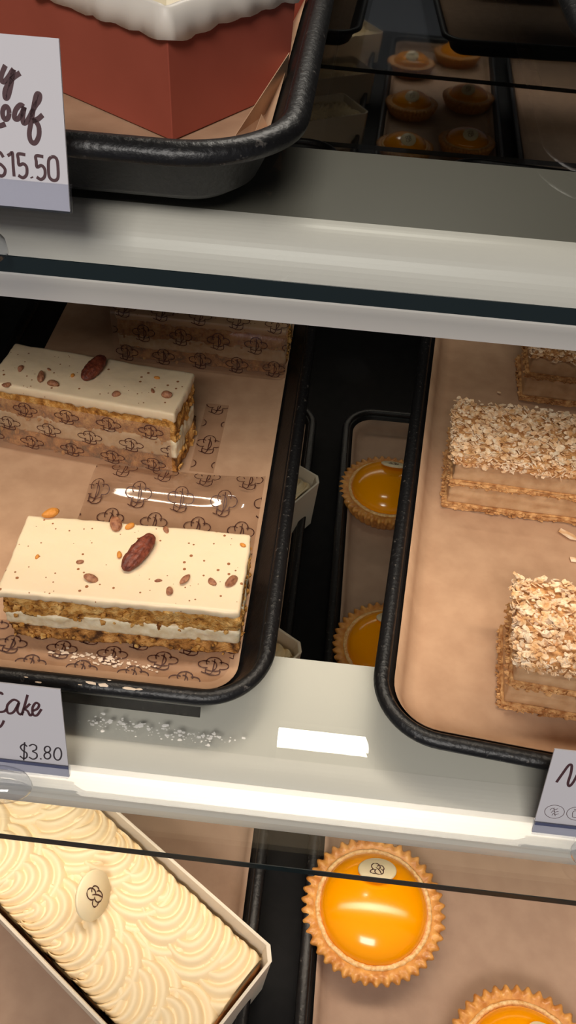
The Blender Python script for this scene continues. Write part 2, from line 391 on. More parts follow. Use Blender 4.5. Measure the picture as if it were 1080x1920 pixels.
def crumb_disp(amp, f, seed, hem=0):
    def d(p, n):
        k = fbm(p, f, seed, 4); k2 = abs(fbm(p, f*3.1, seed+5, 2))
        return (p[0]+n[0]*amp*(k*2.2-k2*1.2), p[1]+n[1]*amp*(k*2.2-k2*1.2), p[2]+n[2]*amp*.35*k)
    return d
def carrot_slice(loc, rz, label, seed, w=9.9, d=4.25, hs=1.0):
    t = empty('carrot_cake_slice', loc, rz, label=label, cat='cake'); t.scale = (1, 1, hs)
    roughbox(0, w, 0, d, 0, .92, .10, crumb_disp(.15, 1.3, seed)).build('sponge_layer', SPONGE_D, t, smooth=True, label='lower brown sponge layer')
    roughbox(-.07, w+.03, -.07, d, .82, 1.70, .12, crumb_disp(.13, .7, seed+2), .1).build('cream_filling', FILLING, t, smooth=True)
    roughbox(-.03, w, -.04, d, 1.60, 2.80, .10, crumb_disp(.16, 1.3, seed+3)).build('sponge_layer', SPONGE, t, smooth=True, label='upper orange brown sponge layer')
    def fr(p, n):
        k = fbm(p, .8, seed+8); k2 = fbm(p, 2.6, seed+9)
        low = max(0, (2.98-p[2])/.3)
        z = p[2] - low*(.16*max(0, k2*2+.1)) + (.05*k if n[2] > .3 else 0)
        side = .09*k + .05*k2
        return (p[0]+n[0]*side, p[1]+n[1]*side, z)
    roughbox(-.10, w+.04, -.10, d+.08, 2.68, 3.10, .10, fr, .14).build('frosting', FROST, t, smooth=True)
    # loose bits clinging to the cut faces
    rnd = random.Random(seed); mb = MB()
    for i in range(110):
        face = rnd.random(); s = rnd.uniform(.05, .16)
        z = rnd.choice((rnd.uniform(.03, .95), rnd.uniform(1.5, 2.5)))
        if face < .68: c = (rnd.uniform(.1, w-.1), -.05, z)
        else: c = (w+.0, rnd.uniform(.1, d-.1), z)
        blob(mb, c, s, rnd)
    mb.build('crumb', SPONGE, t, smooth=False)['kind'] = 'stuff'
    return t
def blob(mb, c, s, rnd, sq=(1, 1, 1)):
    import itertools
    P = [(0, 0, 1), (.89, 0, .45), (.28, .85, .45), (-.72, .53, .45), (-.72, -.53, .45), (.28, -.85, .45), (.72, .53, -.45), (-.28, .85, -.45), (-.89, 0, -.45), (-.28, -.85, -.45), (.72, -.53, -.45), (0, 0, -1)]
    F = [(0,1,2),(0,2,3),(0,3,4),(0,4,5),(0,5,1),(1,6,2),(2,6,7),(2,7,3),(3,7,8),(3,8,4),(4,8,9),(4,9,5),(5,9,10),(5,10,1),(1,10,6),(11,7,6),(11,8,7),(11,9,8),(11,10,9),(11,6,10)]
    vs = []
    for p in P:
        k = s*rnd.uniform(.5, 1.3); vs.append((c[0]+p[0]*k*sq[0], c[1]+p[1]*k*sq[1], c[2]+p[2]*k*sq[2]))
    mb.add(vs, F)
ZT = .27
carrot_slice((-12.62, 8.55, ZT), 1.2, 'carrot cake slice nearest the front, pecan on its fully visible top', 1)
carrot_slice((-17.1, 20.68, ZT), -6.5, 'second carrot cake slice, its front wrapped in printed clear film', 2, w=9.75, d=3.35, hs=1.31)
carrot_slice((-12.7, 29.2, ZT), -1.5, 'carrot cake slice in shadow at the back of the tray, under the upper shelf edge', 3)
# films on the fronts of slices two and three
film('printed_film', [(-.42, .05), (-.42, 1.6), (-.40, 3.2), (-.36, 3.45)], -2.0, 8.95, 'printed clear film standing against the front of the second carrot slice', loc=(-16.45, 20.55, ZT), rz=-6.3, du=2.2, dv=1.08, size=.64, sy=.46, o0=.95, v0=.75, m=HAZE)
film('printed_film', [(-.45, .05), (-.45, 1.6), (-.4, 3.2), (-.3, 3.4), (.5, 3.5), (2, 3.5)], -.2, 10.1, 'printed clear film over the shaded carrot slice at the back', loc=(-12.75, 29.2, ZT), rz=-1.5, du=2.2, dv=1.5, size=.66, sy=.6, o0=.6, v0=.6, m=HAZE)
film('printed_film', [(19.9, .25), (22, .25), (25.6, .25)], -6.9, -5.6, 'narrow strip of printed sheet showing at the right end of the second carrot slice', o0=1.6, v0=.5)

def pecan(a, b, z, label, seed):
    """pecan half lying from pixel-free points a to b (x, y)"""
    a = Vector((a[0], a[1])); b = Vector((b[0], b[1])); mid = (a+b)/2; L_ = (b-a).length; ang = math.degrees(math.atan2((b-a).y, (b-a).x))
    mb = MB(); rings = []; n = 28
    for i in range(23):
        s = -1+2*i/22; r = .40*math.sqrt(max(0, 1-abs(s)**2.3))+.01
        ring = []
        for k in range(n):
            q = 2*math.pi*k/n
            groove = 1-.28*math.exp(-((q-math.pi/2)/.28)**2) - .10*math.exp(-((q-math.pi*.22)/.16)**2) - .10*math.exp(-((q-math.pi*.78)/.16)**2)
            wob = 1+.24*fbm((s*2, math.cos(q), math.sin(q)), 2.0, seed, 3)+.05*math.sin(q*9)
            ring.append((s*L_/2, r*math.cos(q)*groove*wob, .30+(r*.85*math.sin(q)*groove*wob if math.sin(q) > 0 else r*.7*math.sin(q)) + .10*s))
        rings.append(ring)
    o = mb.loft(rings, cap0=True, cap1=True).build('pecan_half', PECAN, None, smooth=True)
    o.location = Vector((mid.x, mid.y, z))*S; o.rotation_euler = (0, 0, math.radians(ang))
    return tag(o, label, 'nut')
ztop = ZT+3.06
pa = onz(232, 1070, ztop+.2); pb = onz(288, 1008, ztop+.2)
pecan(pa, pb, ztop, 'dark pecan half on the nearest carrot cake slice', 1)
ZTOP2 = ZT+3.1*1.31-.02
pa = onz(156, 712, ZTOP2+.2); pb = onz(196, 674, ZTOP2+.2)
pecan(pa, pb, ZTOP2, 'dark pecan half on the second carrot cake slice', 2)
NG = 'chopped nut pieces on the near carrot cake slice'; NG2 = 'chopped nut pieces on the second carrot cake slice'
def nut(x, y, s, seed, label, group, m=NUT, z=None, sq=(1.35, .8, .7)):
    z = ztop if z is None else z
    p = onz(x, y, z+.08); s *= 1.5; mb = MB(); blob(mb, (0, 0, 0), s, random.Random(seed), sq)
    o = mb.build('nut_piece', m, None, smooth=False, subsurf=1); o.rotation_euler = (0, 0, seed*1.3); o.location = Vector((p[0], p[1], z+s*.42))*S
    return tag(o, label, 'nut piece', group)
ORB = mat('orange_crumb', (206, 134, 52), .6, bump=.04, bscale=8)
near = [(96, 965, .30, ORB, 'orange crumb at the back left corner of the nearest slice'), (218, 985, .30, NUT, 'brown nut piece on the back edge of the nearest slice, left of the pecan tip'),
        (171, 1085, .24, NUT, 'brown nut piece on the front edge, below left of the near pecan'), (346, 1088, .22, NUT, 'brown nut piece on the front half, right of the near pecan'),
        (397, 1092, .16, NUT, 'narrow nut piece between two others at the right of the near slice'), (436, 1090, .24, NUT, 'long nut piece nearest the right front corner of the near slice'),
        (318, 1110, .19, NUT, 'pale nut piece on the front frosting edge right of the near pecan'), (151, 1054, .12, NUT, 'tiny reddish nut piece left of the near pecan'),
        (70, 1043, .10, ORB, 'tiny orange crumb near the left end of the near slice'), (455, 1022, .12, ORB, 'small crumb at the back right corner of the near slice'),
        (244, 988, .16, ORB, 'small orange crumb on the back edge beside the brown nut piece'), (312, 994, .14, NUT, 'small crumb on the back edge just right of the near pecan tip'),
        (296, 1088, .11, NUT, 'tiny nut piece just below right of the near pecan'), (224, 1040, .15, ORB, 'small crumb touching the left side of the near pecan')]
for i, (x, y, s, m, lb) in enumerate(near): nut(x, y, s, i+10, lb, NG, m)
far_ = [(76, 708, .26, NUT, 'reddish nut piece left of the second slice pecan'), (98, 720, .22, NUT, 'nut piece at the front edge left of the second slice pecan'), (39, 692, .18, NUT, 'tan nut piece near the left of the second slice'),
        (92, 692, .10, NUT, 'tiny nut piece above two larger ones on the second slice'), (216, 740, .19, NUT, 'nut piece on the front edge right of the second slice pecan'), (286, 733, .15, NUT, 'small nut piece in the right half of the second slice'),
        (313, 741, .23, NUT, 'tan nut piece nearest the right end of the second slice'), (136, 704, .13, ORB, 'small crumb beside the lower end of the second slice pecan'), (295, 708, .11, ORB, 'tiny crumb at the back right of the second slice'),
        (12, 722, .18, NUT, 'nut piece at the left frame edge on the second slice')]
for i, (x, y, s, m, lb) in enumerate(far_): nut(x, y, s, i+40, lb, NG2, m, ZTOP2)
# smears of cream and crumbs on the sheet before the near slice
mb = MB(); rnd = random.Random(5)
for i in range(110):
    t_ = rnd.random(); x = 100+190*t_+rnd.gauss(0, 12); y = 1222+28*t_+rnd.gauss(0, 5); p = onz(x, y, .27); blob(mb, (p[0], p[1], .262), rnd.choice((.02, .03, .045, .07)), rnd, (1.6, 1, .12))
for x, y in ((182, 1284), (165, 1281), (248, 1292), (200, 1287)):
    p = onz(x, y, 2.0)
o = mb.build('cream_smear', mat('dried_cream', (236, 214, 190), .6), None); tag(o, 'pale cream smears on the printed sheet before the nearest carrot slice', 'crumbs', kind='stuff')
mb = MB()
for x, y, s in ((170, 1281, .14), (192, 1285, .16), (242, 1291, .16), (262, 1293, .10), (205, 1276, .05), (50, 1270, .06), (70, 1279, .09), (150, 1284, .05)):
    p = onz(x, y, 2.02)
    blob(mb, (p[0], p[1], 2.03), s, rnd, (1.8, .6, .15))
o = mb.build('dried_cream', MATS['dried_cream'], None); tag(o, 'white dried cream flecks on the front rim of the carrot cake tray', 'crumbs', kind='stuff')

mb = MB(); rnd = random.Random(9)
for i in range(150):
    t_ = rnd.random(); x = 165+270*t_+rnd.gauss(0, 10); y = 1352+38*t_+rnd.gauss(0, 7); p = onz(x, y, .01)
    blob(mb, (p[0], p[1], .012), rnd.choice((.02, .03, .04, .07)), rnd, (1.5, 1, .15))
o = mb.build('dried_smear', mat('dried_smear', (246, 242, 234), .6), None); tag(o, 'dried white specks on the glass before the carrot cake tray', 'crumbs', kind='stuff')
# dark film strip hanging over the front rim of the carrot tray
fl = MB().add([(-13, 5.22, 1.6), (-3.75, 5.22, 1.6), (-3.8, 5.2, .85), (-13, 5.2, .9)], [(0, 1, 2, 3)])
o = fl.build('plastic_strip', clear('smoky_film', (.10, .09, .09), refl=.8, rough=.08)); tag(o, 'dark clear plastic strip hanging on the front of the carrot cake tray', 'plastic strip')
md = o.modifiers.new('t', 'SOLIDIFY'); md.thickness = .01*S

# ---------------------------------------------------------------- flaky pastry slices
FLAKE = mat('toasted_pastry_flake', (216, 164, 108), .7, c2=(248, 226, 196), c3=(236, 198, 154), scale=2.4, detail=7, lo=.32, hi=.62, bump=.04, bscale=9, spec=.3)
FLAKE_D = mat('browned_pastry', (168, 112, 64), .7, c2=(224, 176, 118), scale=3, detail=7, bump=.04, bscale=9, spec=.3)
CUSTARD = mat('pale_custard', (212, 176, 136), .5, c2=(192, 152, 112), scale=1.4, bump=.02, bscale=3, sss=.12)
def flake(mb, c, s, rnd, tilt=.6):
    n = rnd.randint(5, 7); a0 = rnd.uniform(0, 6.28)
    R = Matrix.Rotation(rnd.uniform(-tilt, tilt), 3, 'X') @ Matrix.Rotation(rnd.uniform(-tilt, tilt), 3, 'Y')
    top = []; 
    for i in range(n):
        a = a0+6.283*i/n; r = s*rnd.uniform(.55, 1.15); v = R @ Vector((r*math.cos(a), r*math.sin(a)*.7, rnd.uniform(-.12, .12)*s)); top.append(Vector(c)+v)
    th = R @ Vector((0, 0, .035)); bot = [p-th for p in top]
    mb.add([tuple(p) for p in top+bot], [tuple(range(n)), tuple(range(2*n-1, n-1, -1))]+[(i, i+n, (i+1) % n+n, (i+1) % n) for i in range(n)])
def pastry(loc, rz, label, seed, w=10, d=4.1, faced=True):
    t = empty('flaky_pastry_slice', loc, rz, label=label, cat='pastry')
    rnd = random.Random(seed)
    def lay(amp, f, s, yamp=1):
        def g(p, n):
            k = fbm((p[0]*.6, p[1]*.6, p[2]*7), f, s, 4)
            return (p[0]+n[0]*amp*k*2, p[1]+n[1]*amp*k*2, p[2]+.05*fbm((p[0], p[1], 0), .8, s))
        return g
    roughbox(0, w, 0, d, 0, .36, .09, lay(.12, 1.6, seed)).build('pastry_layer', FLAKE_D, t, label='thin browned bottom layer')
    roughbox(.12, w-.1, .1, d-.1, .32, 1.75, .14, lay(.05, .5, seed+1), .05).build('custard_layer', CUSTARD, t, smooth=True)
    roughbox(.02, w, .02, d, 1.62, 1.98, .09, lay(.12, 1.6, seed+2)).build('pastry_layer', FLAKE_D, t, label='middle flaky layer')
    roughbox(.12, w-.1, .1, d-.1, 1.9, 3.25, .14, lay(.05, .5, seed+3), .05).build('custard_layer', CUSTARD, t, smooth=True)
    roughbox(-.06, w, -.08, d, 3.1, 3.62, .09, crumb_disp(.14, 1.8, seed+4)).build('pastry_layer', FLAKE_D, t, label='top pastry layer')
    mb = MB()
    for i in range(int(42*w*d)):
        x, y = rnd.uniform(-.1, w+.05), rnd.uniform(-.12, d+.1)
        flake(mb, (x, y, 3.62+rnd.uniform(0, .30)), rnd.uniform(.06, .26), rnd, .8)
    for i in range(int(30*(w+d))):       # ragged edge
        if rnd.random() < w/(w+d): c = (rnd.uniform(-.1, w), rnd.uniform(-.22, .02), rnd.uniform(3.1, 3.7))
        else: c = (rnd.uniform(-.2, .0), rnd.uniform(-.1, d), rnd.uniform(3.1, 3.7))
        flake(mb, c, rnd.uniform(.06, .2), rnd, 1.2)
    o = mb.build('flaky_topping', FLAKE, t); o['kind'] = 'stuff'; o['label'] = 'pale toasted flakes dusted with sugar'
    mb = MB()
    for zc in (.2, 1.8):
        for i in range(int(12*(w+d))):
            if rnd.random() < w/(w+d): c = (rnd.uniform(0, w), rnd.uniform(-.12, .02), zc+rnd.uniform(-.15, .2))
            else: c = (rnd.uniform(-.1, .0), rnd.uniform(0, d), zc+rnd.uniform(-.15, .2))
            flake(mb, c, rnd.uniform(.05, .15), rnd, .5)
    o = mb.build('loose_shard', FLAKE_D, t); o['kind'] = 'stuff'
    return t
pastry((8.45, 7.55, ZT), -4, 'front flaky pastry slice, its cream side facing the front, cut by the right frame edge', 11)
pastry((6.45, 19.1, ZT), -2.5, 'flaky pastry slice in the middle of the right tray with a ragged corner', 12)
pastry((11.2, 28.7, ZT), -3, 'flaky pastry slice in shadow at the back of the right tray', 13)
def loose(x, y, s, seed, lb, L_=1.0):
    rnd = random.Random(seed); mb = MB(); flake(mb, (0, 0, 0), s, rnd, .15)
    o = mb.build('pastry_flake', FLAKE, None); p = onz(x, y, .35); o.location = Vector((p[0], p[1], .36))*S; o.scale = (L_, 1, 1)
    o.rotation_euler = (0, 0, -.5)
    return tag(o, lb, 'pastry flake', 'loose pastry flakes on the paper')
loose(1066, 1003, .45, 3, 'long loose pastry flake on the paper in front of the middle pastry slice', 1.6)
loose(1078, 1048, .3, 4, 'loose flake at the right frame edge below the long one')
loose(975, 693, .2, 5, 'small pale crumb in the shaded back of the right tray, by the back slice')
loose(936, 736, .16, 6, 'tiny crumb on shaded paper behind the middle pastry slice')

# ---------------------------------------------------------------- yellow tarts
CRUST = mat('golden_tart_crust', (186, 116, 46), .5, c2=(222, 160, 80), scale=2.2, detail=7, bump=.03, bscale=8, spec=.5, coat=.25)
CURD = mat('lemon_curd', (250, 158, 0), .16, spec=.45, sss=.12, coat=.15)
SUGAR = mat('pale_crust_lip', (240, 206, 150), .6, c2=(214, 158, 88), scale=5, bump=.05, bscale=9)
CHOC = mat('white_chocolate', (240, 222, 184), .35, sss=.1, spec=.45)
def make_tart(label):
    t = empty('lemon_tart', (0, 0, 0), label=label, cat='tart', group='yellow tarts on the bottom deck')
    nf = 42; n = nf*8
    prof = [(2.6, 0, 0), (2.9, .03, .2), (3.15, .35, .7), (3.42, .9, 1), (3.66, 1.42, 1), (3.74, 1.62, .9), (3.62, 1.74, .8), (3.4, 1.78, .6), (3.2, 1.74, .35), (3.05, 1.66, .1), (2.95, 1.6, 0)]
    rings = []
    for r, z, k in prof:
        ring = []
        for i in range(n):
            a = 2*math.pi*i/n; fl = math.cos(a*nf); fl = (abs(fl)**.7)*(1 if fl > 0 else -1)
            rr = r+.13*k*fl+.05*fbm((math.cos(a)*3, math.sin(a)*3, z), 1.2, 3); ring.append((rr*math.cos(a), rr*math.sin(a), z+(.05*fl*k if z > 1.5 else 0)+.03*fbm((math.cos(a)*4, math.sin(a)*4, 0), 1, 1)))
        rings.append(ring)
    MB().loft(rings, cap0=True).build('fluted_crust', CRUST, t, smooth=True)
    rings = []
    for r, z in ((3.12, 1.58), (3.10, 1.76), (3.0, 1.82), (2.88, 1.78), (2.8, 1.6)):
        rings.append([((r+.07*fbm((math.cos(a)*3, math.sin(a)*3, z), 2.5, 2))*math.cos(a), (r+.07*fbm((math.cos(a)*3, math.sin(a)*3, z), 2.5, 2))*math.sin(a), z+.05*fbm((math.cos(a)*3, math.sin(a)*3, 0), 4, 5)) for a in [2*math.pi*i/160 for i in range(160)]])
    MB().loft(rings).build('crust_lip', SUGAR, t, smooth=True, label='pale crumbly inner lip')
    rings = []
    for i in range(19):
        q = math.radians(90*i/18); rings.append([(max(.002, 2.86*math.cos(q))*math.cos(a), max(.002, 2.86*math.cos(q))*math.sin(a), 1.6+1.5*math.sin(q)**.95 if q > 0 else 1.6) for a in [2*math.pi*j/64 for j in range(64)]])
    MB().loft(rings, cap1=True).build('lemon_filling', CURD, t, smooth=True, label='glossy yellow dome')
    # round plaque leaning on the dome
    tilt = math.radians(-38)
    R = Matrix.Rotation(tilt, 4, 'X'); c = Vector((0.2, 1.45, 3.02)); 
    R = Matrix.Translation(c) @ Matrix.Rotation(math.radians(-32), 4, 'X')
    def tr(p): return tuple(R @ Vector(p))
    rings = []
    for r, z in ((.01, -.09), (.95, -.09), (1.02, -.04), (1.02, .04), (.95, .09), (.01, .09)):
        rings.append([tr((r*math.cos(a), r*.92*math.sin(a), z)) for a in [2*math.pi*j/40 for j in range(40)]])
    pl = MB().loft(rings).build('chocolate_plaque', CHOC, t, smooth=True, label='white round plaque')
    pm = MB(); ribbons(pm, MONO, lambda u, v: tr((u, v, .105)), 0, -.05, .55, .55, .06)
    pm.build('monogram', INK, pl)
    return t
tart0 = make_tart('yellow tart with white plaque, largest and nearest, crossed by the lower glass edge')
def place_tart(x, y, first=False, label=None, rz=0):
    o = tart0 if first else copy_tree(tart0)
    o.location = Vector((x, y, -19.28))*S; o.scale = (1.04,)*3; o.rotation_euler = (0, 0, math.radians(rz))
    if label: o['label'] = label
p1 = onz(701, 1700, -17.4); p2 = onz(984, 2012, -17.4)
place_tart(p1[0], p1[1], True, rz=8)
place_tart(p2[0], p2[1], label='yellow tart cut off at the bottom right corner', rz=-30)
place_tart(6.0, 22.8, label='yellow tart glimpsed low between the middle trays, beside the right tray corner', rz=10)
place_tart(5.6, 38.6, label='yellow tart dim in the gap between the middle trays, its white plaque visible', rz=-5)
place_tart(14.6, 17.8, label='yellow tart mirrored at the top right, cut by the dark shelf edge', rz=20)
place_tart(14.2, 34.7, label='yellow tart mirrored at the top right with its whole round shape showing', rz=0)

# ---------------------------------------------------------------- white boxes of cream cake
BOXM = mat('white_box_board', (226, 212, 192), .55, spec=.35)
CREAM = mat('whipped_cream', (240, 219, 180), .45, sss=.0, spec=.35, bump=.006, bscale=5)
BCAKE = mat('golden_sponge', (214, 148, 88), .75, c2=(196, 126, 66), scale=2, bump=.04, bscale=8)
BL, BW, BH = 19.0, 7.7, 4.6
def make_box(label):
    # local x runs along the box towards its right end; y across
    t = empty('cake_box', (0, 0, 0), label=label, cat='box', group='white cream cake boxes')
    th = .13
    def wall(pts):  # pts outer loop on xy, flared
        pass
    rings = []
    for (i, z) in ((.25, 0), (0, BH-.05), (-.02, BH), (th*.6, BH+.03), (th, BH), (th+.12, BH-.9), (th+.3, .2)):
        c = .55
        x0, x1, y0, y1 = -BL+i, -i, -BW+i, -i
        rings.append([(x0, y0+c, z), (x0+c, y0, z), (x1-c, y0, z), (x1-.12, y0+c*.8, z), (x1, y1-c, z), (x1-c, y1, z), (x0+c, y1, z), (x0, y1-c, z)])
    MB().loft(rings, cap0=True, cap1=True).build('box_tray', BOXM, t)
    return t
def make_cream_cake(label):
    t = empty('cream_cake', (0, 0, 0), label=label, cat='cake', group='cream topped cakes in white boxes')
    roughbox(-BL+.5, -.55, -BW+.5, -.5, .25, 3.4, .3, crumb_disp(.06, 1, 3), .2).build('sponge', BCAKE, t, smooth=True, label='golden sponge at the box end')
    rnd = random.Random(4)
    NR, NA = 84, 72
    k = 0
    for row in (0, 1):
        for i in range(9):
            cx = -BL+1.02+i*2.08+(0 if row == 0 else -.5); cy = (-2.15 if row == 0 else -5.35)+rnd.uniform(-.12, .12)
            Rr = 2.5
            a_c = rnd.uniform(-.3, .3)
            vs = [] ; fs = []
            # swirl centre sits off the middle, so the ridges read as stacked arcs
            ox, oy = (-1.75, .95) if row == 0 else (-1.35, -1.45)
            ang0 = rnd.uniform(0, 1)
            for a in range(NA):
                th = 2*math.pi*a/NA
                for r in range(NR+1):
                    s = r/NR
                    px = ox*(1-s)+Rr*s*math.cos(th); py = oy*(1-s)+Rr*s*math.sin(th)*1.0
                    ph = s*6.4 + ang0 + .14*math.sin(2*th+i)
                    ridge = abs(math.sin(math.pi*ph))
                    dd = min(1, math.hypot(px, py)/Rr); dome = math.sqrt(max(0, 1-dd**2.6))
                    z = 2.2+ .10*(8-i) + 1.6*dome + .34*ridge*min(1, dome*2.2) + .05*math.sin(th*2+k)
                    X = min(max(cx+px, -BL+.5), -.6); Y = min(max(cy+py, -BW+.5), -.5)
                    vs.append((X, Y, z))
            for a in range(NA):
                b = (a+1) % NA
                for r in range(NR): fs.append((a*(NR+1)+r, a*(NR+1)+r+1, b*(NR+1)+r+1, b*(NR+1)+r))
            MB().add(vs, fs).build('cream_swirl', CREAM, t, smooth=True); k += 1
    R = Matrix.Translation(Vector((-7.35, -3.6, 5.0))) @ Matrix.Rotation(math.radians(22), 4, 'Z') @ Matrix.Rotation(math.radians(52), 4, 'X')
    R = Matrix.Translation(Vector(PLQ)) @ Matrix.Rotation(math.radians(PLR), 4, 'Z') @ Matrix.Rotation(math.radians(60), 4, 'Y')
    def tr(p): return tuple(R @ Vector(p))
    rings = []
    for r, z in ((.01, -.1), (1.15, -.1), (1.2, 0), (1.15, .1), (.01, .1)):
        rings.append([tr((r*math.cos(a), r*1.05*math.sin(a), z)) for a in [2*math.pi*j/40 for j in range(40)]])
    pl = MB().loft(rings).build('chocolate_plaque', CHOC, t, smooth=True, label='white round plaque standing in the cream')
    pm = MB(); ribbons(pm, MONO, lambda u, v: tr((-v, u, .12)), 0, 0, .62, .72, .07)
    pm.build('monogram', INK, pl)
    return t
BA = -33.0   # heading of the boxes
# plaque position: pixel (178,1690) at about 1 cm above the cream, put in box coordinates
cor = (0.35, 1.55)
pq = onz(176, 1683, -19.3+4.9)
ca, sa = math.cos(math.radians(-BA)), math.sin(math.radians(-BA))
dx, dy = pq[0]-cor[0], pq[1]-cor[1]
PLQ = (dx*ca-dy*sa, dx*sa+dy*ca, 5.25); PLR = 33-10
box0 = make_box('nearest white cake box, cut by the bottom of the frame')
cake0 = make_cream_cake('cream cake with piped swirls and a round plaque, in the nearest white box')
for i, (yy, lb, lc) in enumerate(((1.55, None, None), (20.1, 'white cake box whose corner shows beside the carrot cake tray, above the glass housing', 'cream cake in the second white box, behind the nearest'),
                                  (36.0, 'white cake box farthest in, its corner showing halfway up the gap between trays', 'cream cake in the farthest white box'))):
    b, c = (box0, cake0) if i == 0 else (copy_tree(box0), copy_tree(cake0))
    for o in (b, c):
        o.location = Vector((cor[0] - (.1 if i else 0), yy, -19.28 + (.0 if o is b else .0)))*S; o.rotation_euler = (0, 0, math.radians(BA))
    if lb: b['label'] = lb; c['label'] = lc

# ---------------------------------------------------------------- red loaf boxes
RED = mat('brick_red_card', (154, 76, 60), .5, spec=.35, c2=(160, 80, 64), scale=.5)
WPAPER = mat('waxed_white_paper', (232, 222, 208), .45, spec=.4, sss=.1)
LOAFC = mat('pale_icing', (238, 226, 198), .4, c2=(230, 214, 180), scale=1)
A = np.array([math.cos(math.radians(145)), math.sin(math.radians(145))]); Bv = np.array([math.cos(math.radians(57.5)), math.sin(math.radians(57.5))])
def red_box(corner, label, lab2, LEN=13.5, WID=5.15, H=3.15):
    loc = (corner[0], corner[1], 21.74)
    t = empty('loaf_box', loc, 0, label=label, cat='box')
    def P(a, b, z): q = A*a+Bv*b; return (q[0], q[1], z)
    def ring(i, z): return [P(i, i, z), P(i, WID-i, z), P(LEN-i, WID-i, z), P(LEN-i, i, z)]
    MB().loft([ring(.12, 0), ring(0, H), ring(.06, H), ring(.16, .08)], cap0=True, cap1=True).build('box_tray', RED, t, bevel=.12)
    # collar: pleated strip folded over the rim
    n = 220; per = []
    cs = [(0, 0), (0, WID), (LEN, WID), (LEN, 0)]
    for k in range(4):
        a, b = np.array(cs[k], float), np.array(cs[(k+1) % 4], float); m = int(n*np.linalg.norm(b-a)/(2*(LEN+WID)))
        nrm = np.array([(b-a)[1], -(b-a)[0]]); nrm = nrm/np.linalg.norm(nrm)
        cen = np.array([LEN/2, WID/2]); nrm = nrm if (a-cen)@nrm > 0 else -nrm
        for i in range(m): per.append((a+(b-a)*i/m, nrm))
    rings = []
    for off, z, sc in ((-.42, H-.3, .0), (-.22, H-.02, .02), (-.04, H+.06, .015), (.05, H+.03, .015), (.09, H-.25, .04), (.13, H-.62, .06)):
        r = []
        for i, (q, nr) in enumerate(per):
            cenv = (q-np.array([LEN/2, WID/2])); 
            wv = sc*.25*math.sin(i*.9)+sc*2.2*fbm((q[0], q[1], 0), .9, 7); qq = q+nr*(off+wv)
            zz = z + (-.07*abs(math.sin(i*.62)) -.4*max(0, fbm((q[0], q[1], 1), .6, 2)) if z == H-.62 else 0) + .06*fbm((q[0], q[1], 2), .8, 4)
            r.append(P(qq[0], qq[1], zz))
        rings.append(r)
    c = MB().loft(rings).build('paper_collar', WPAPER, t, smooth=True, label='scalloped white paper folded over the rim')
    md = c.modifiers.new('t', 'SOLIDIFY'); md.thickness = .02*S
    k = empty('loaf_cake', loc, 0, label=lab2, cat='cake')
    rings = [[P(i+.01, i+.01, z), P(i, WID/2, z+.0), P(i, WID-i, z), P(LEN/2, WID-i, z), P(LEN-i, WID-i, z), P(LEN-i, WID/2, z), P(LEN-i, i, z), P(LEN/2, i, z)] for i, z in ((.45, .1), (.42, 2.5), (.6, 2.85), (1.2, 3.0))]
    MB().loft(rings, cap0=True, cap1=True).build('icing', LOAFC, k, smooth=False, bevel=.1)
    rr = random.Random(3); mb = MB()
    for i in range(40): q = (rr.uniform(.6, LEN-.6), rr.uniform(.6, WID-.6)); p = P(q[0], q[1], 2.98); blob(mb, p, rr.uniform(.04, .1), rr)
    mb.build('sprinkle', mat('red_berry_bit', (200, 60, 40), .5), k)['kind'] = 'stuff'
red_box((-4.75, 9.85), 'brick red loaf box with white scalloped paper, its corner facing the front', 'pale iced loaf in the front red box')
c2 = np.array([-4.75, 9.85])+Bv*5.45+A*3.0
red_box((c2[0], c2[1]), 'second brick red loaf box, a dark sliver right behind the first by the tray rim', 'pale iced loaf in the second red box')

# ---------------------------------------------------------------- price cards
LEAN = math.radians(20)
CN = np.array([0, -math.cos(LEAN), math.sin(LEAN)])      # front normal
CU = np.array([0, math.sin(LEAN), math.cos(LEAN)])
def stroke_tubes(mb, pts, base, wpx, closed=False):
    """brush stroke traced on the card plane -> thin raised ribbon"""
    P = [onplane(x, y, base, CN) for x, y in pts]
    # smooth by Catmull-Rom
    if len(P) > 2:
        Q = []
        for i in range(len(P)-1):
            p0, p1, p2, p3 = P[max(i-1, 0)], P[i], P[i+1], P[min(i+2, len(P)-1)]
            for t in (0, .2, .4, .6, .8): Q.append(.5*((2*p1)+(p2-p0)*t+(2*p0-5*p1+4*p2-p3)*t*t+(3*p1-p0-3*p2+p3)*t**3))
        Q.append(P[-1]); P = Q
    off = CN*.004; vs = []
    for i, p in enumerate(P):
        d = P[min(i+1, len(P)-1)]-P[max(i-1, 0)]; d = d/(np.linalg.norm(d)+1e-9); nn = np.cross(d, CN)
        vs += [p+nn*wpx/2+off, p-nn*wpx/2+off]
    mb.add(vs, [(2*i, 2*i+1, 2*i+3, 2*i+2) for i in range(len(P)-1)])
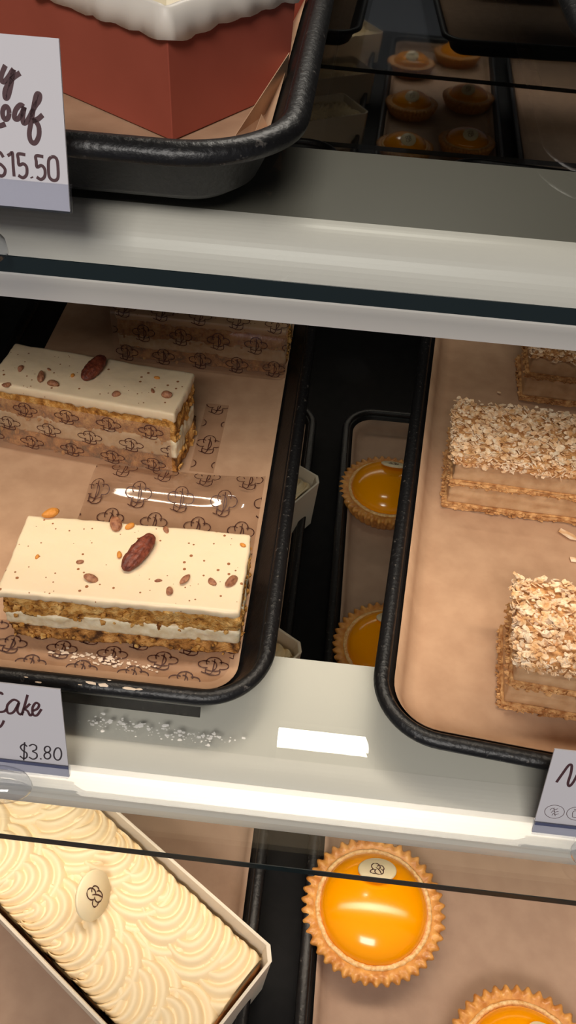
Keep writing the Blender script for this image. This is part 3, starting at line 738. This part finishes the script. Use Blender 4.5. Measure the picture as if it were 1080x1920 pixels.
def card(base_px, z, w, side, strokes, label, hl, top_px, lift=.3):
    b = onz(base_px[0], base_px[1], z+lift)      # lower visible corner
    n = CN
    tp = onplane(top_px[0], top_px[1], b, CN); H = (tp-b)@CU
    x0, x1 = (b[0]-w, b[0]) if side == 'L' else (b[0], b[0]+w)
    shear = (tp-b)[0]
    t = empty('price_card', (0, 0, 0), label=label, cat='price card')
    o3 = np.array([0, b[1], b[2]])
    def pt(x, h, d): return tuple(np.array([x, b[1], b[2]])+CU*h-CN*d)
    vs = [pt(x0, 0, 0), pt(x1, 0, 0), pt(x1+(shear if side == 'L' else 0), H, 0), pt(x0+(shear if side == 'R' else 0), H, 0)]
    vs2 = [tuple(np.array(v)-CN*.06) for v in vs]
    MB().add(vs+vs2, [(0, 1, 2, 3), (7, 6, 5, 4), (0, 4, 5, 1), (1, 5, 6, 2), (2, 6, 7, 3), (3, 7, 4, 0)]).build('card', CARD, t)
    for nm, lst, wd, mt in strokes:
        mb = MB()
        for pts in lst: stroke_tubes(mb, pts, b, wd, False)
        mb.build(nm, mt, t)
    # clear holder: channel round the card foot and a block behind it
    h = empty('card_holder', (0, 0, 0), label=hl, cat='card holder')
    xs = (x0, x1)
    mb = MB()
    for dd in (-.07, .09):
        q = [np.array(pt(x0-.02, -.04, 0)), np.array(pt(x1+.02, -.04, 0)), np.array(pt(x1+.02, .55, 0)), np.array(pt(x0-.02, .55, 0))]
        q = [p-CN*dd for p in q]; q2 = [p-CN*(.03) for p in q]
        mb.add([tuple(p) for p in q+q2], [(0, 1, 2, 3), (7, 6, 5, 4), (0, 4, 5, 1), (1, 5, 6, 2), (2, 6, 7, 3), (3, 7, 4, 0)])
    mb.build('channel', ACRYL, h)
    if z == 0:  # opaque strip, its blue-grey stands in for refraction at the clear channel's top
        q = [np.array(pt(x0-.02, hh, 0))-CN*-.1 for hh in (.50, .62)]; q1 = [np.array(pt(x1+.02, hh, 0))-CN*-.1 for hh in (.50, .62)]
        a_ = [q[0], q1[0], q1[1], q[1]]; b_ = [p+CN*.03 for p in a_]
        MB().add([tuple(p) for p in a_+b_], [(0, 1, 2, 3), (7, 6, 5, 4), (0, 4, 5, 1), (1, 5, 6, 2), (2, 6, 7, 3), (3, 7, 4, 0)]).build('channel_refraction', mat('painted_refraction', (84, 88, 116), .3), h, label='blue grey line painted for refraction at the channel edge')
    sx = b[0]-1.65 if side == 'L' else b[0]+1.75
    # foot: a stepped round-nosed block
    rings = []
    for r, zz in ((.01, .01), (.75, .01), (.82, .1), (.8, .35), (.6, .6), (.35, .72), (.01, .75)):
        rings.append([(sx-.9*(1 if side == 'L' else -1)+1.5*r*math.cos(a), b[1]-.55+r*.9*math.sin(a), z+zz) for a in [2*math.pi*j/32 for j in range(32)]])
    MB().loft(rings).build('foot', ACRYL, h, smooth=True)
    return t
def c0(pts): return [(x/4.3625, 60+y/4.3625) for x, y in pts]
def c1(pts): return [(x/2.16, 1260+y/2.16) for x, y in pts]
def c2_(pts): return [(980+x/8, 1380+y/8) for x, y in pts]
def ell(cx, cy, rx, ry, n=20, a0=0, a1=360): return [(cx+rx*math.cos(math.radians(a0+(a1-a0)*i/n)), cy+ry*math.sin(math.radians(a0+(a1-a0)*i/n))) for i in range(n+1)]
s_script = [c0(p) for p in ([(45,272),(18,335),(8,385),(30,408),(65,375),(100,320),(112,305)], [(112,305),(98,390),(80,480),(62,535),(42,535),(42,480),(75,410),(120,365),(165,335)],
    [(-30,770),(10,765),(45,752)], ell(48,662,27,52,14), [(195,612),(165,598),(128,640),(118,700),(145,712),(178,670),(200,612)], [(200,612),(188,680),(190,740),(215,738),(245,690)],
    [(245,690),(285,610),(320,560),(325,515),(300,512),(280,590),(258,720),(240,830),(255,895),(290,905),(318,850),(318,780),(295,735),(275,725),(310,712),(350,678)])]
s_price = [c0(p) for p in ([(-30,1000),(0,985),(28,1025)], [(-20,1070),(15,1090),(42,1125),(35,1165),(5,1178),(-25,1150)], [(62,1012),(85,998),(102,990),(108,1090),(116,1182)], [(208,1004),(148,998),(150,1040),(156,1088),(190,1078),(218,1105),(218,1165),(188,1192),(150,1172)],
    [(258,1184),(263,1196)], [(355,1020),(295,1014),(297,1060),(303,1105),(338,1092),(366,1122),(366,1180),(336,1206),(300,1186)],
    [(420,1022),(400,1045),(396,1100),(402,1180),(430,1212),(462,1210),(476,1180),(474,1100),(466,1045),(445,1022),(420,1022)])]
card((131, 397), 21.5, 6.4, 'L', [('lettering', s_script, .10, CARD_INK), ('price', s_price, .065, CARD_INK)], 'white price card for 15.50 standing on the upper shelf', 'clear plastic holder of the 15.50 card on the upper shelf', (110, 72), .95)
s_script = [c1(p) for p in ([(12,92),(0,84),(-20,120),(-10,158),(15,160),(28,148)], [(78,122),(55,112),(30,135),(32,165),(55,162),(78,122)], [(78,122),(70,155),(82,172),(95,160)],
    [(112,92),(100,135),(88,175)], [(122,128),(105,145),(98,150),(112,158),(122,176),(132,168)], [(132,158),(152,148),(158,132),(145,125),(132,145),(134,172),(150,175),(168,150)], [(-12,225),(0,222),(10,210),(16,196)])]
s_price = [c1(p) for p in ([(110,302),(97,292),(83,303),(92,318),(108,328),(108,345),(95,350),(81,340)], [(100,284),(96,358)], [(118,300),(132,293),(147,300),(146,314),(132,321),(148,330),(149,345),(134,353),(117,344)], [(164,349),(167,354)],
    ell(192,313,12,12,12), ell(192,339,13,13,12), [(228,308),(220,322),(219,342),(228,355),(240,355),(248,342),(248,322),(240,308),(228,308)])]
card((130, 1457), 0, 6.4, 'L', [('lettering', s_script, .10, CARD_INK), ('price', s_price, .062, GREY_INK)], 'white price card for 3.80 standing before the carrot cake tray', 'clear plastic holder of the 3.80 card on the middle shelf', (113, 1293))
s_script = [c2_(p) for p in ([(505,695),(600,560),(690,440),(735,442),(722,560),(680,700),(700,752),(760,690),(830,560),(880,470)],)]
s_icon = [c2_(p) for p in (ell(478,1135,148,98), ell(805,1165,145,98), [(470,1075),(478,1130),(488,1200)], [(410,1110),(445,1080),(470,1100)], [(430,1150),(455,1120),(478,1140)], [(440,1190),(460,1160),(482,1180)],
    [(530,1090),(500,1100),(474,1105)], [(538,1130),(505,1135),(478,1145)], [(540,1165),(510,1175),(482,1185)], [(770,1100),(830,1100)], [(745,1215),(750,1150),(775,1125),(830,1125)], [(745,1215),(840,1225)])]
card((997, 1560), 0, 6.4, 'R', [('lettering', s_script, .10, CARD_INK), ('icon', s_icon, .02, CARD_INK)], 'white price card with round wheat and jar icons before the flaky pastry tray', 'clear plastic holder under the card with icons', (1040, 1405))
